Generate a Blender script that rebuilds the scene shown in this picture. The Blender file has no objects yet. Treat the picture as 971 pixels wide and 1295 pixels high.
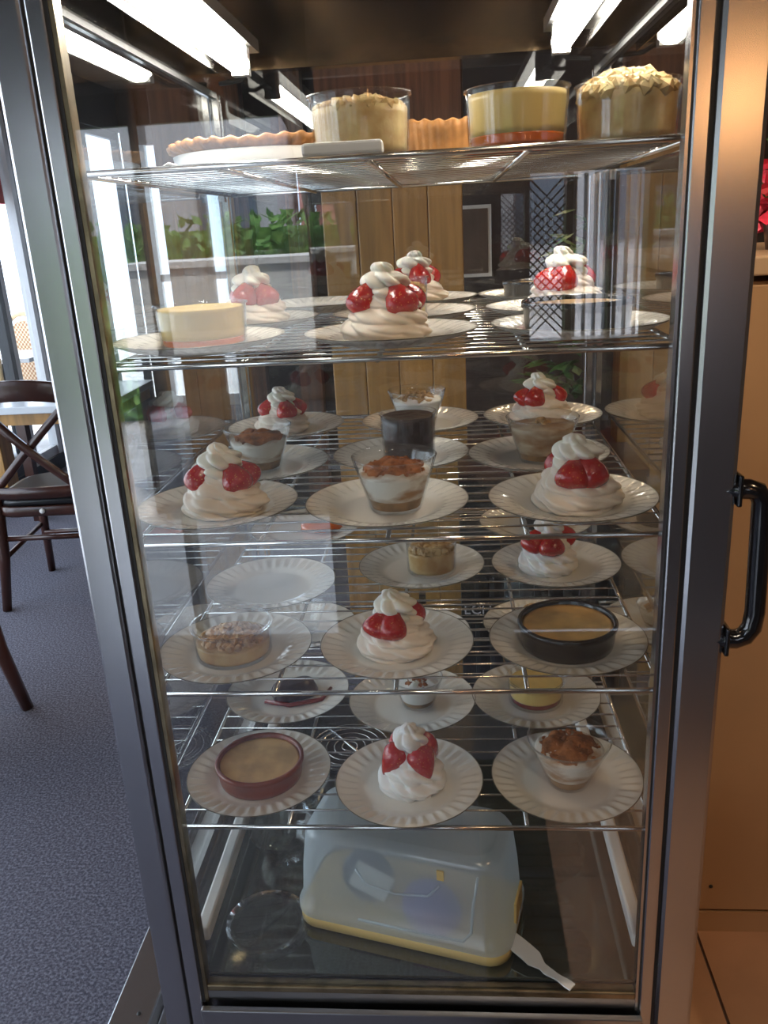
import bpy, math, random
from mathutils import Vector, Matrix, noise
random.seed(7)
S = bpy.context.scene
C = S.collection
PI = math.pi
def R(d): return math.radians(d)

# ---------------------------------------------------------------- camera
F_PX, YAW, PITCH, ROLL = 1062.43, 0.0874616, 0.3264169, -0.0549914
cy, sy = math.cos(YAW), math.sin(YAW)
fwd = Vector((-sy*math.cos(PITCH), cy*math.cos(PITCH), -math.sin(PITCH)))
right = Vector((cy, sy, 0)); up = right.cross(fwd)
rr = right*math.cos(ROLL) + up*math.sin(ROLL)
uu = -right*math.sin(ROLL) + up*math.cos(ROLL)
cam_d = bpy.data.cameras.new('camera'); cam = bpy.data.objects.new('camera', cam_d); C.objects.link(cam)
cam_d.sensor_fit = 'VERTICAL'; cam_d.sensor_height = 36.0; cam_d.lens = F_PX/1295*36.0
cam_d.clip_start = 0.02; cam_d.clip_end = 200
m = Matrix(((rr.x, uu.x, -fwd.x), (rr.y, uu.y, -fwd.y), (rr.z, uu.z, -fwd.z))).to_4x4()
m.translation = (0.0691782, -0.908443, 1.45)
cam.matrix_world = m
S.camera = cam

# ---------------------------------------------------------------- world, exposure
W = bpy.data.worlds.new('overcast_sky'); S.world = W; W.use_nodes = True
nt = W.node_tree; nt.nodes.clear()
wo = nt.nodes.new('ShaderNodeOutputWorld'); bg = nt.nodes.new('ShaderNodeBackground')
tc = nt.nodes.new('ShaderNodeTexCoord'); ns = nt.nodes.new('ShaderNodeTexNoise'); rp = nt.nodes.new('ShaderNodeValToRGB')
ns.inputs['Scale'].default_value = 2.2; ns.inputs['Detail'].default_value = 5
rp.color_ramp.elements[0].position = .35; rp.color_ramp.elements[0].color = (.50, .68, .95, 1)
rp.color_ramp.elements[1].position = .62; rp.color_ramp.elements[1].color = (.90, .95, 1, 1)
nt.links.new(tc.outputs['Generated'], ns.inputs['Vector']); nt.links.new(ns.outputs['Fac'], rp.inputs['Fac'])
nt.links.new(rp.outputs['Color'], bg.inputs['Color']); nt.links.new(bg.outputs[0], wo.inputs[0])
bg.inputs['Strength'].default_value = 5.0
S.view_settings.view_transform = 'Standard'; S.view_settings.look = 'None'
S.view_settings.exposure = 0.12; S.view_settings.gamma = 1.0; S.view_settings.use_curve_mapping = False
cyc = S.cycles
cyc.max_bounces = 8; cyc.diffuse_bounces = 3; cyc.glossy_bounces = 5; cyc.transmission_bounces = 6
cyc.transparent_max_bounces = 40; cyc.use_denoising = True; cyc.sample_clamp_indirect = 4
cyc.caustics_reflective = False; cyc.caustics_refractive = False
try: cyc.denoiser = 'OPENIMAGEDENOISE'
except Exception: pass

# ---------------------------------------------------------------- lights (large)
def area(name, loc, rot, sx, sy_, power, col=(1, 1, 1), portal=False):
    l = bpy.data.lights.new(name, 'AREA'); l.shape = 'RECTANGLE'; l.size = sx; l.size_y = sy_
    l.energy = power; l.color = col
    if portal: l.cycles.is_portal = True
    o = bpy.data.objects.new(name, l); C.objects.link(o); o.location = loc; o.rotation_euler = rot
    return o
area('window_portal', (-2.66, 2.4, 1.2), (0, R(-90), 0), 2.5, 8.0, 1, portal=True)
area('door_portal', (-.80, -1.98, 1.15), (R(90), 0, 0), .95, 2.3, 1, portal=True)
def spot(name, loc, tgt, power, size, col, rad=.05):
    l = bpy.data.lights.new(name, 'SPOT'); l.energy = power; l.spot_size = R(size); l.spot_blend = .6; l.color = col; l.shadow_soft_size = rad
    o = bpy.data.objects.new(name, l); C.objects.link(o); o.location = loc
    o.rotation_euler = (Vector(tgt)-Vector(loc)).to_track_quat('-Z', 'Y').to_euler()

sn = bpy.data.lights.new('added_street_sun', 'SUN'); sn.energy = 7; sn.angle = R(3); sn.color = (1, .97, .92)  # sun added to brighten the street mirrored in the front glass
so = bpy.data.objects.new('added_street_sun', sn); C.objects.link(so); so.rotation_euler = Vector((.25, .5, 1)).to_track_quat('Z', 'Y').to_euler()

# ---------------------------------------------------------------- materials
MATS = {}
def mat(name, col=(.8, .8, .8), rough=.5, metal=0, bump=0, bscale=60, var=0, vscale=8, spec=.5, coat=0, emit=0, stretch=None, col2=None, sub=0, trans=0):
    M = bpy.data.materials.new(name); M.use_nodes = True; t = M.node_tree; b = t.nodes['Principled BSDF']
    b.inputs['Base Color'].default_value = (*col, 1); b.inputs['Roughness'].default_value = rough
    b.inputs['Metallic'].default_value = metal; b.inputs['Specular IOR Level'].default_value = spec
    b.inputs['Coat Weight'].default_value = coat
    if sub:
        b.inputs['Subsurface Weight'].default_value = sub; b.inputs['Subsurface Radius'].default_value = (.6, .4, .3); b.inputs['Subsurface Scale'].default_value = .01
    if emit:
        b.inputs['Emission Color'].default_value = (*col, 1); b.inputs['Emission Strength'].default_value = emit
    tcn = t.nodes.new('ShaderNodeTexCoord'); mp = t.nodes.new('ShaderNodeMapping')
    t.links.new(tcn.outputs['Object'], mp.inputs['Vector'])
    if stretch: mp.inputs['Scale'].default_value = stretch
    if var or col2:
        n = t.nodes.new('ShaderNodeTexNoise'); n.inputs['Scale'].default_value = vscale; n.inputs['Detail'].default_value = 6
        t.links.new(mp.outputs[0], n.inputs['Vector'])
        r = t.nodes.new('ShaderNodeValToRGB'); r.color_ramp.elements[0].position = .38; r.color_ramp.elements[1].position = .64
        c2 = col2 if col2 else tuple(min(1, c*(1+var)) for c in col)
        c1 = col if col2 else tuple(c*(1-var) for c in col)
        r.color_ramp.elements[0].color = (*c1, 1); r.color_ramp.elements[1].color = (*c2, 1)
        t.links.new(n.outputs['Fac'], r.inputs['Fac']); t.links.new(r.outputs[0], b.inputs['Base Color'])
    if bump:
        n2 = t.nodes.new('ShaderNodeTexNoise'); n2.inputs['Scale'].default_value = bscale; n2.inputs['Detail'].default_value = 4
        t.links.new(mp.outputs[0], n2.inputs['Vector'])
        bp = t.nodes.new('ShaderNodeBump'); bp.inputs['Strength'].default_value = bump; bp.inputs['Distance'].default_value = .003
        t.links.new(n2.outputs['Fac'], bp.inputs['Height']); t.links.new(bp.outputs[0], b.inputs['Normal'])
    MATS[name] = M
    return M
def thin_glass(name, tint=(1, 1, 1), f0=.04, boost=1.0, dirt=0.0, rough=0.0):
    # clear sheet: see-through with angle dependent mirror reflection (Schlick on |N.V|)
    M = bpy.data.materials.new(name); M.use_nodes = True; t = M.node_tree; t.nodes.clear()
    o = t.nodes.new('ShaderNodeOutputMaterial'); mx = t.nodes.new('ShaderNodeMixShader')
    tr = t.nodes.new('ShaderNodeBsdfTransparent'); gl = t.nodes.new('ShaderNodeBsdfGlossy')
    tr.inputs[0].default_value = (*tint, 1); gl.inputs['Roughness'].default_value = rough
    g = t.nodes.new('ShaderNodeNewGeometry'); dp = t.nodes.new('ShaderNodeVectorMath'); dp.operation = 'DOT_PRODUCT'
    t.links.new(g.outputs['Incoming'], dp.inputs[0]); t.links.new(g.outputs['Normal'], dp.inputs[1])
    def mth(op, a, b=None, v=None):
        n = t.nodes.new('ShaderNodeMath'); n.operation = op
        t.links.new(a, n.inputs[0])
        if b is not None: t.links.new(b, n.inputs[1])
        if v is not None: n.inputs[1].default_value = v
        return n.outputs[0]
    ab = mth('ABSOLUTE', dp.outputs['Value'])
    om = t.nodes.new('ShaderNodeMath'); om.operation = 'SUBTRACT'; om.inputs[0].default_value = 1; t.links.new(ab, om.inputs[1])
    pw = mth('POWER', om.outputs[0], v=5.0)
    ml = mth('MULTIPLY', pw, v=1-f0); ad = mth('ADD', ml, v=f0); bo = mth('MULTIPLY', ad, v=boost)
    mn = mth('MINIMUM', bo, v=1.0)
    t.links.new(mn, mx.inputs[0]); t.links.new(tr.outputs[0], mx.inputs[1]); t.links.new(gl.outputs[0], mx.inputs[2])
    last = mx.outputs[0]
    if dirt:
        df = t.nodes.new('ShaderNodeBsdfDiffuse'); df.inputs[0].default_value = (.8, .85, .9, 1)
        m2 = t.nodes.new('ShaderNodeMixShader'); n = t.nodes.new('ShaderNodeTexNoise'); n.inputs['Scale'].default_value = 6; n.inputs['Detail'].default_value = 8
        k = t.nodes.new('ShaderNodeTexCoord'); t.links.new(k.outputs['Object'], n.inputs['Vector'])
        dd = mth('MULTIPLY', n.outputs['Fac'], v=dirt)
        t.links.new(dd, m2.inputs[0]); t.links.new(last, m2.inputs[1]); t.links.new(df.outputs[0], m2.inputs[2]); last = m2.outputs[0]
    t.links.new(last, o.inputs[0]); MATS[name] = M
    return M

steel = mat('brushed_steel', (.53, .53, .545), .24, 1, bump=.03, bscale=6, var=.07, vscale=3)
steel_h = mat('brushed_steel_sheet', (.46, .46, .47), .28, 1, var=.06, vscale=5)
polished = mat('polished_steel', (.66, .64, .60), .10, 1, var=.12, vscale=6)
chrome = mat('chrome_wire', (.72, .71, .68), .16, 1)
header_m = mat('header_painted_reflections', (.16, .105, .055), .16, 1, var=.6, vscale=5, bump=.3, bscale=9)  # warm mottled reflections put into the steel's brown colour
dark_floor = mat('case_floor', (.17, .18, .155), .06, .75, var=.15, vscale=6)
gasket = mat('rubber_gasket', (.015, .015, .014), .5)
brass = mat('worn_brass_trim', (.30, .24, .15), .35, 1, var=.3, vscale=25)
glass_front = thin_glass('front_glass', (.99, .995, .99), boost=2.4, dirt=.008)
glass_side = thin_glass('side_glass', (.97, .985, .975), boost=1.8)
glass_cup = thin_glass('cup_glass', (.985, .99, .988), f0=.04, boost=1.1, rough=.02)
glass_room = thin_glass('window_glass', (.98, .99, 1))
china = mat('ivory_china', (.85, .825, .755), .14, 0, coat=.4)
rim_m = mat('plate_edge_line', (.16, .14, .10), .3, .6)
meringue_m = mat('piped_meringue', (.92, .81, .68), .55, 0, bump=.5, bscale=60, sub=.1)
cream_m = mat('whipped_cream', (.93, .89, .78), .45, 0, bump=.2, bscale=80, sub=.15)
white_cream = mat('plain_cream', (.92, .89, .84), .45, 0, bump=.25, bscale=80, sub=.15)
choc_m = mat('chocolate_mousse', (.045, .022, .016), .35, 0, bump=.4, bscale=70, var=.3, vscale=40)
black_m = mat('black_glazed_ceramic', (.018, .016, .016), .22, 0, coat=.3)
terra = mat('terracotta_glazed', (.22, .052, .028), .3, 0, coat=.3, var=.15)
custard_m = mat('baked_custard', (.80, .49, .17), .3, 0, var=.2, vscale=30, coat=.2)
custard_b = mat('brown_topped_custard', (.60, .38, .17), .3, 0, var=.2, vscale=28, coat=.2)
custard_y = mat('yellow_custard', (.93, .66, .22), .4, 0, var=.06, vscale=20)
caramel = mat('orange_caramel', (.82, .17, .01), .15, 0, coat=.5, sub=.3)
redjam = mat('dark_red_syrup', (.22, .012, .008), .15, 0, coat=.5)
crumb_m = mat('apple_crumble', (.60, .38, .14), .55, 0, bump=.4, bscale=90, col2=(.80, .60, .28), vscale=40, sub=.2)
apple_m = mat('stewed_apple', (.50, .27, .08), .4, 0, bump=.4, bscale=60, col2=(.72, .52, .25), vscale=30)
sponge = mat('sponge_layer', (.30, .17, .07), .8, 0, bump=.6, bscale=110, var=.3, vscale=60)
layer_m = mat('layered_cream', (.42, .22, .09), .5, 0, bump=.4, bscale=60, col2=(.95, .92, .84), vscale=19, stretch=(1, 1, 2.6)); e_ = layer_m.node_tree.nodes['Color Ramp'].color_ramp.elements; e_[0].position = .36; e_[1].position = .52
caramel_lay = mat('caramel_streaked_cream', (.36, .17, .06), .4, 0, bump=.4, bscale=60, col2=(.80, .68, .50), vscale=20, stretch=(1, 1, 2.2))
cocoa = mat('cocoa_crumb', (.36, .12, .03), .8, 0, bump=.9, bscale=120, var=.4, vscale=70)
nut_m = mat('nut_flakes', (.55, .33, .14), .6, 0, var=.3, vscale=70)
crust = mat('baked_crust', (.50, .22, .06), .6, 0, bump=.5, bscale=90, var=.35, vscale=30)
tart_fill = mat('pale_tart_filling', (.86, .84, .78), .4)
whiteplast = mat('white_plastic', (.85, .84, .80), .35)
yellow_pl = mat('yellow_plastic', (.80, .56, .20), .35, var=.05)
blackpl = mat('black_plastic', (.006, .006, .007), .16, 0, coat=.5)
tube_m = mat('lit_tube', (1, .95, .86), .5, emit=52)
dark_w = mat('dark_stained_wood', (.055, .018, .012), .3, 0, var=.3, vscale=8, stretch=(1, 1, .2), coat=.3)
black_leather = mat('black_seat_pad', (.012, .012, .014), .3)
gold_wood = mat('golden_brown_wood', (.44, .23, .06), .4, 0, var=.22, vscale=6, stretch=(6, 6, .4), coat=.2)
copper_wood = mat('copper_brown_wood', (.15, .065, .03), .4, 0, var=.4, vscale=6, stretch=(10, 10, .4), coat=.2)
lilac_wall = mat('grey_wall_paint', (.085, .08, .085), .7, 0, var=.1)
brown_wall = mat('brown_wall_paint', (.12, .075, .045), .7, 0, var=.15)
dark_wall = mat('dark_wall_paint', (.035, .022, .016), .6, 0, var=.3, vscale=3)
cream_wall = mat('ceiling_paint', (.16, .10, .065), .8)
tan_m = mat('tan_laminate', (.47, .26, .12), .42, 0, var=.07, vscale=3, coat=.1)
tan_edge = mat('tan_laminate_edge', (.50, .31, .17), .5)
tile_m = mat('terracotta_floor_tile', (.50, .27, .15), .35, 0, var=.10, vscale=5, coat=.15)
grout = mat('tile_grout', (.16, .10, .07), .8)
pave_m = mat('grey_pavement', (.45, .45, .46), .8, 0, var=.1)
hedge_m = mat('hedge_leaves', (.05, .16, .03), .6, 0, col2=(.16, .32, .07), vscale=12)
pink_m = mat('pink_render', (.62, .27, .24), .8)
grey_m = mat('grey_render', (.42, .42, .44), .8)
window_far = mat('far_window_pane', (.08, .10, .13), .1)
trunk_m = mat('tree_bark', (.10, .08, .07), .9)
red_m = mat('red_fabric', (.55, .03, .03), .7)
petal = mat('red_petals', (.62, .02, .05), .5, 0, var=.3, vscale=30)
leaf_m = mat('green_leaves', (.05, .13, .03), .5, 0, var=.4, vscale=10)
frame_m = mat('dark_window_frame', (.03, .035, .04), .35)
white_frame = mat('pale_window_frame', (.75, .78, .80), .4)
rattan_f = mat('rattan_cane', (.62, .47, .27), .5)
pale_top = mat('pale_table_top', (.75, .80, .84), .2)
paper = mat('cream_paper', (.80, .76, .66), .7)
lid_m = mat('blue_mauve_lid', (.20, .20, .42), .4, 0, col2=(.45, .25, .38), vscale=9)
text_m = mat('chalk_lettering', (.65, .65, .70), .8)
lamp_m = mat('warm_lamp_glass', (1, .48, .18), .5, emit=20)
gold_m = mat('gold_lamp_shade', (.55, .38, .08), .35, .4, var=.2)

# carpet: dark blue grey with pale flecks
M = mat('speckled_carpet', (.055, .055, .075), .9, bump=.8, bscale=180); t = M.node_tree; b = t.nodes['Principled BSDF']
n = t.nodes.new('ShaderNodeTexNoise'); n.inputs['Scale'].default_value = 150; n.inputs['Detail'].default_value = 3
r = t.nodes.new('ShaderNodeValToRGB'); r.color_ramp.elements[0].position = .40; r.color_ramp.elements[0].color = (.058, .057, .080, 1)
r.color_ramp.elements[1].position = .80; r.color_ramp.elements[1].color = (.24, .24, .30, 1)
t.links.new(t.nodes['Texture Coordinate'].outputs['Object'], n.inputs['Vector']); t.links.new(n.outputs['Fac'], r.inputs[0]); t.links.new(r.outputs[0], b.inputs['Base Color'])
carpet = M
# strawberry: red flesh with small pale seeds
M = mat('strawberry_flesh', (.55, .012, .010), .22, coat=.4); t = M.node_tree; b = t.nodes['Principled BSDF']
v = t.nodes.new('ShaderNodeTexVoronoi'); v.inputs['Scale'].default_value = 230; r = t.nodes.new('ShaderNodeValToRGB')
r.color_ramp.elements[0].position = .10; r.color_ramp.elements[0].color = (.75, .30, .08, 1)
r.color_ramp.elements[1].position = .22; r.color_ramp.elements[1].color = (.44, .009, .006, 1)
t.links.new(t.nodes['Texture Coordinate'].outputs['Object'], v.inputs['Vector']); t.links.new(v.outputs['Distance'], r.inputs[0]); t.links.new(r.outputs[0], b.inputs['Base Color'])
bp = t.nodes.new('ShaderNodeBump'); bp.inputs['Strength'].default_value = .6; bp.inputs['Distance'].default_value = .001
t.links.new(v.outputs['Distance'], bp.inputs['Height']); t.links.new(bp.outputs[0], b.inputs['Normal'])
berry_m = M
# cane weave
M = mat('cane_weave', (.70, .50, .30), .6); t = M.node_tree; b = t.nodes['Principled BSDF']
ck = t.nodes.new('ShaderNodeTexChecker'); ck.inputs['Scale'].default_value = 55; ck.inputs[1].default_value = (.78, .62, .42, 1); ck.inputs[2].default_value = (.40, .20, .09, 1)
t.links.new(t.nodes['Texture Coordinate'].outputs['Object'], ck.inputs['Vector']); t.links.new(ck.outputs[0], b.inputs['Base Color'])
weave_m = M
# milky translucent plastic
M = bpy.data.materials.new('milky_plastic'); M.use_nodes = True; t = M.node_tree; t.nodes.clear()
o = t.nodes.new('ShaderNodeOutputMaterial'); tr = t.nodes.new('ShaderNodeBsdfTransparent'); tl = t.nodes.new('ShaderNodeBsdfTranslucent'); df = t.nodes.new('ShaderNodeBsdfDiffuse')
gl = t.nodes.new('ShaderNodeBsdfGlossy'); gl.inputs['Roughness'].default_value = .22
tr.inputs[0].default_value = (.90, .95, .98, 1); tl.inputs[0].default_value = (.85, .92, .95, 1); df.inputs[0].default_value = (.80, .88, .92, 1)
m1 = t.nodes.new('ShaderNodeMixShader'); m1.inputs[0].default_value = .5; m2 = t.nodes.new('ShaderNodeMixShader'); m2.inputs[0].default_value = .50; m3 = t.nodes.new('ShaderNodeMixShader'); m3.inputs[0].default_value = .07
t.links.new(tl.outputs[0], m1.inputs[1]); t.links.new(df.outputs[0], m1.inputs[2]); t.links.new(tr.outputs[0], m2.inputs[1]); t.links.new(m1.outputs[0], m2.inputs[2])
t.links.new(m2.outputs[0], m3.inputs[1]); t.links.new(gl.outputs[0], m3.inputs[2]); t.links.new(m3.outputs[0], o.inputs[0])
milky = M

# ---------------------------------------------------------------- mesh helpers
class MB:
    def __init__(s): s.v = []; s.f = []; s.sm = []
    def add(s, vs, fs, smooth=False):
        k = len(s.v); s.v += [tuple(v) for v in vs]; s.f += [tuple(i+k for i in f) for f in fs]; s.sm += [smooth]*len(fs); return s
    def box(s, x0, x1, y0, y1, z0, z1):
        vs = [(x, y, z) for z in (z0, z1) for y in (y0, y1) for x in (x0, x1)]
        return s.add(vs, [(0, 2, 3, 1), (4, 5, 7, 6), (0, 1, 5, 4), (2, 6, 7, 3), (0, 4, 6, 2), (1, 3, 7, 5)])
    def tube(s, pts, r, n=8, closed=False, rads=None):
        pts = [Vector(p) for p in pts]; N = len(pts); vs = []
        prev = None
        for i, p in enumerate(pts):
            if closed: d = pts[(i+1) % N]-pts[i-1]
            else: d = pts[min(i+1, N-1)]-pts[max(i-1, 0)]
            d.normalize()
            if prev is None:
                a = Vector((0, 0, 1)) if abs(d.z) < .9 else Vector((1, 0, 0)); u = d.cross(a).normalized()
            else: u = (prev-d*prev.dot(d)).normalized()
            prev = u; w = d.cross(u); q = rads[i] if rads else r
            vs += [p+(u*math.cos(2*PI*j/n)+w*math.sin(2*PI*j/n))*q for j in range(n)]
        fs = []
        for i in range(N if closed else N-1):
            for j in range(n):
                a = i*n+j; b2 = i*n+(j+1) % n; c = ((i+1) % N)*n+(j+1) % n; d2 = ((i+1) % N)*n+j
                fs.append((a, b2, c, d2))
        if not closed: fs += [tuple(range(n))[::-1], tuple((N-1)*n+j for j in range(n))]
        return s.add(vs, fs, True)
    def lathe(s, prof, n=48, fn=None, cx=0, cy=0, cz=0, cap=True):
        vs = []; rows = []
        for i, (r_, z) in enumerate(prof):
            if r_ < 1e-6:
                rows.append([len(vs)]); vs.append((cx, cy, cz+z))
            else:
                row = []
                for j in range(n):
                    a = 2*PI*j/n; q, zz = (r_, z) if fn is None else fn(r_, z, a, i)
                    row.append(len(vs)); vs.append((cx+q*math.cos(a), cy+q*math.sin(a), cz+zz))
                rows.append(row)
        fs = []
        for A, B in zip(rows, rows[1:]):
            for j in range(n):
                k = (j+1) % n
                if len(A) == 1 and len(B) == 1: continue
                if len(A) == 1: fs.append((A[0], B[k], B[j]))
                elif len(B) == 1: fs.append((A[j], A[k], B[0]))
                else: fs.append((A[j], A[k], B[k], B[j]))
        return s.add(vs, fs, True)
    def loft(s, rings, cap0=True, cap1=True, smooth=True):
        n = len(rings[0]); vs = [p for r_ in rings for p in r_]; fs = []
        for i in range(len(rings)-1):
            for j in range(n):
                k = (j+1) % n; fs.append((i*n+j, i*n+k, (i+1)*n+k, (i+1)*n+j))
        s.add(vs, fs, smooth)
        base = len(s.v)-len(vs)
        if cap0: s.f.append(tuple(base+j for j in range(n))[::-1]); s.sm.append(False)
        if cap1: s.f.append(tuple(base+(len(rings)-1)*n+j for j in range(n))); s.sm.append(False)
        return s
    def xf(s, mtx): s.v = [tuple(mtx @ Vector(v)) for v in s.v]; return s
    def mesh(s, name, m_):
        me = bpy.data.meshes.new(name); me.from_pydata(s.v, [], s.f); me.polygons.foreach_set('use_smooth', s.sm)
        me.materials.append(m_); me.update(); return me
    def build(s, name, m_, parent=None, loc=(0, 0, 0), rot=(0, 0, 0), bevel=0):
        return link(name, s.mesh(name, m_), parent, loc, rot, bevel)
def link(name, me, parent=None, loc=(0, 0, 0), rot=(0, 0, 0), bevel=0):
    o = bpy.data.objects.new(name, me); C.objects.link(o); o.location = loc; o.rotation_euler = rot
    if parent: o.parent = parent
    if bevel:
        bv = o.modifiers.new('bevel', 'BEVEL'); bv.width = bevel; bv.segments = 2; bv.limit_method = 'ANGLE'
    return o
def rrect(w, d, rad, z, n=6, cx=0, cy=0):
    pts = []
    for k, (sx, sy2) in enumerate(((1, 1), (-1, 1), (-1, -1), (1, -1))):
        for i in range(n+1):
            a = PI/2*(k+i/n); pts.append((cx+sx*(w/2-rad)+rad*math.cos(a), cy+sy2*(d/2-rad)+rad*math.sin(a), z))
    return pts
def tag(o, label=None, cat=None, group=None, kind=None):
    if label: o['label'] = label
    if cat: o['category'] = cat
    if group: o['group'] = group
    if kind: o['kind'] = kind
    return o
def thing(name, label, cat, loc=(0, 0, 0), rz=0, group=None):
    o = bpy.data.objects.new(name, None); C.objects.link(o); o.empty_display_size = .02
    o.location = loc; o.rotation_euler = (0, 0, rz); return tag(o, label, cat, group)
def struct(name, mb, m_, **k): return tag(mb.build(name, m_, **k), kind='structure')
def copy_tree(o, parent=None):
    c = o.copy(); C.objects.link(c); c.parent = parent
    for ch in list(o.children): copy_tree(ch, c)
    return c

# ================================================================ ROOM
XL, XR, YF, YB, ZC = -2.6, 2.4, -1.95, 6.5, 2.62
struct('floor', MB().box(XL, .28, YF, YB, -.06, 0), carpet)
tf = struct('floor_tiled', MB().box(.28, XR, YF, YB, -.06, -.008), grout)
tm = MB().box(-.222, .222, -.222, .222, -.010, 0).mesh('floor_tile', tile_m)
for i in range(5):
    for j in range(7):
        x = .558+.225-.45+i*.45; y = .2-.225-.9+j*.45
        link('floor_tile', tm, tf, (x, y, 0))
struct('ceiling', MB().box(XL-.1, XR+.1, YF-.1, YB+.1, ZC, ZC+.08), cream_wall)
struct('wall_right', MB().box(XR, XR+.1, YF, YB, -.06, ZC), brown_wall)
bw = MB().box(XL, -2.45, YB, YB+.1, 0, ZC).box(-1.75, XR, YB, YB+.1, 0, ZC).box(-2.45, -1.75, YB, YB+.1, 2.2, ZC)
struct('wall_back', bw, brown_wall)
w2 = struct('window_2', MB().box(-2.45, -2.41, YB, YB+.06, 0, 2.2).box(-1.79, -1.75, YB, YB+.06, 0, 2.2).box(-2.41, -1.79, YB, YB+.06, .0, .1).box(-2.12, -2.08, YB, YB+.06, .1, 2.2).box(-2.41, -1.79, YB+.01, YB+.05, 1.1, 1.16), white_frame)
MB().box(-2.41, -1.79, YB+.025, YB+.031, .1, 2.2).build('pane', glass_room, w2)
# wall behind the photographer, with the open street door
fw = MB().box(XL, -1.30, YF-.1, YF, 0, ZC).box(-.34, .32, YF-.1, YF, 0, ZC).box(-1.30, -.34, YF-.1, YF, 2.3, ZC).box(.72, XR, YF-.1, YF, 0, ZC).box(.32, .72, YF-.1, YF, 0, 1.05).box(.32, .72, YF-.1, YF, 1.60, ZC)
struct('wall_front', fw, lilac_wall)
w1 = struct('window_1', MB().box(.32, .335, YF-.08, YF, 1.05, 1.6).box(.705, .72, YF-.08, YF, 1.05, 1.6).box(.335, .705, YF-.08, YF, 1.05, 1.065).box(.335, .705, YF-.08, YF, 1.585, 1.6).box(.45, .47, YF-.08, YF, 1.065, 1.585).box(.59, .60, YF-.06, YF-.02, 1.065, 1.585), frame_m)
blm = MB().box(-.006, .006, -.003, .003, 0, .51).mesh('blind_slat', pale_top)
for k in range(7): link('blind_slat', blm, w1, (.482+k*.033, YF-.04, 1.07), (0, 0, .9))
gm = MB()
for k in range(30):
    z0 = .90+k*.028
    for sg in (1, -1):
        a_ = [(.335, YF-.05, z0 if sg > 0 else z0+.115), (.45, YF-.05, z0+.115 if sg > 0 else z0)]
        if min(p[2] for p in a_) > 1.06 and max(p[2] for p in a_) < 1.59: gm.tube(a_, .0026, 4)
gm.build('lattice', frame_m, w1)
d1 = struct('door_1', MB().box(-1.26, -.38, YF-.06, YF-.02, 1.80, 2.24).box(-1.30, -1.26, YF-.08, YF, 0, 2.3).box(-.38, -.34, YF-.08, YF, 0, 2.3).box(-1.26, -.38, YF-.08, YF, 2.24, 2.3).box(-.93, -.90, YF-.08, YF, 0, 2.24), frame_m)
# left window wall: slim posts with panes between
sill = struct('wall_left', MB().box(XL-.1, XL, YF, YB, 0, .10).box(XL-.1, XL, YF, YB, 2.3, ZC), frame_m)
wy = [YF, -.6, .6, 1.8, 3.0, 4.15, 4.55, 5.15, 5.75, YB]
for i, (a, b2) in enumerate(zip(wy, wy[1:])):
    fr = struct('window_%d' % (i+3), MB().box(XL-.07, XL-.01, a, a+.05, .10, 2.3).box(XL-.07, XL-.01, b2-.05, b2, .10, 2.3).box(XL-.06, XL-.02, a+.05, b2-.05, .10, .16).box(XL-.06, XL-.02, a+.05, b2-.05, 2.24, 2.3), frame_m if i != 5 else white_frame)
    MB().box(XL-.043, XL-.037, a+.05, b2-.05, .16, 2.24).build('pane', glass_room, fr)

# ================================================================ OUTSIDE
pv = struct('ground', MB().box(-14, 8, -16, YF-.1, -.12, -.02).box(-14, XL-.1, YF-.1, 14, -.12, -.02).box(XL-.1, 8, YB+.1, 14, -.12, -.02), pave_m)
def lump(name, cx, cy_, cz, sx, sy2, sz, m_, n=20, amp=.12, label=None, cat=None, parent=None, seed=0, group=None):
    mb = MB(); prof = [(math.sin(PI*i/n), -math.cos(PI*i/n)) for i in range(n+1)]
    prof[0] = (0, -1); prof[-1] = (0, 1)
    mb.lathe(prof, 2*n)
    vs = []
    for v_ in mb.v:
        p = Vector(v_); k = 1+amp*noise.fractal(p*3+Vector((seed, seed*2, 0)), .8, 2.2, 4)
        vs.append((p.x*k*sx, p.y*k*sy2, p.z*k*sz))
    mb.v = vs
    o = mb.build(name, m_, parent, (cx, cy_, cz))
    return tag(o, label, cat, group) if label else o
# hedge, across the street behind the photographer
mb = MB(); rnd = random.Random(3)
for i in range(3600):
    x = -6+6.3*rnd.random(); z = .05+1.55*rnd.random(); y = -6.0+.15*rnd.random()
    q = Vector((rnd.uniform(-1, 1), rnd.uniform(-.4, 1), rnd.uniform(-1, 1))).normalized()*.06; s2 = Vector((rnd.uniform(-1, 1), .3, rnd.uniform(-1, 1))).normalized()*.04
    p = Vector((x, y, z)); mb.add([p-q, p+s2, p+q, p-s2], [(0, 1, 2, 3)])
mb.box(-6, .3, -6.8, -6.05, -.02, 1.5)
tag(mb.build('hedge', hedge_m), 'clipped green hedge across the pavement, mirrored in the front glass', 'hedge')
def far_building(name, x0, x1, y, h, m_, label, nx, nz):
    t_ = thing(name, label, 'building', ((x0+x1)/2, y, -.02)); w = x1-x0
    MB().box(-w/2, w/2, -1.5, 0, 0, h).build('wall', m_, t_)
    me = MB().box(-.35, .35, 0, .05, -.5, .5).mesh('window_pane', window_far)
    for i in range(nx):
        for j in range(nz): link('window_pane', me, t_, (-w/2+w*(i+.5)/nx, 0, 1.6+j*1.6))
far_building('building', -9, -1.9, -9.5, 3.6, grey_m, 'low grey shop building with a row of windows beyond the hedge', 6, 1)
far_building('building', -1.8, -.3, -10.5, 6, pink_m, 'pink rendered house beyond the hedge', 1, 2)
far_building('building', -.2, 7, -13, 2.6, grey_m, 'long grey block right of the pink house', 6, 1)
tr_ = thing('tree', 'bare street tree leaning in front of the hedge', 'tree', (-.68, -4.4, -.02))
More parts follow.
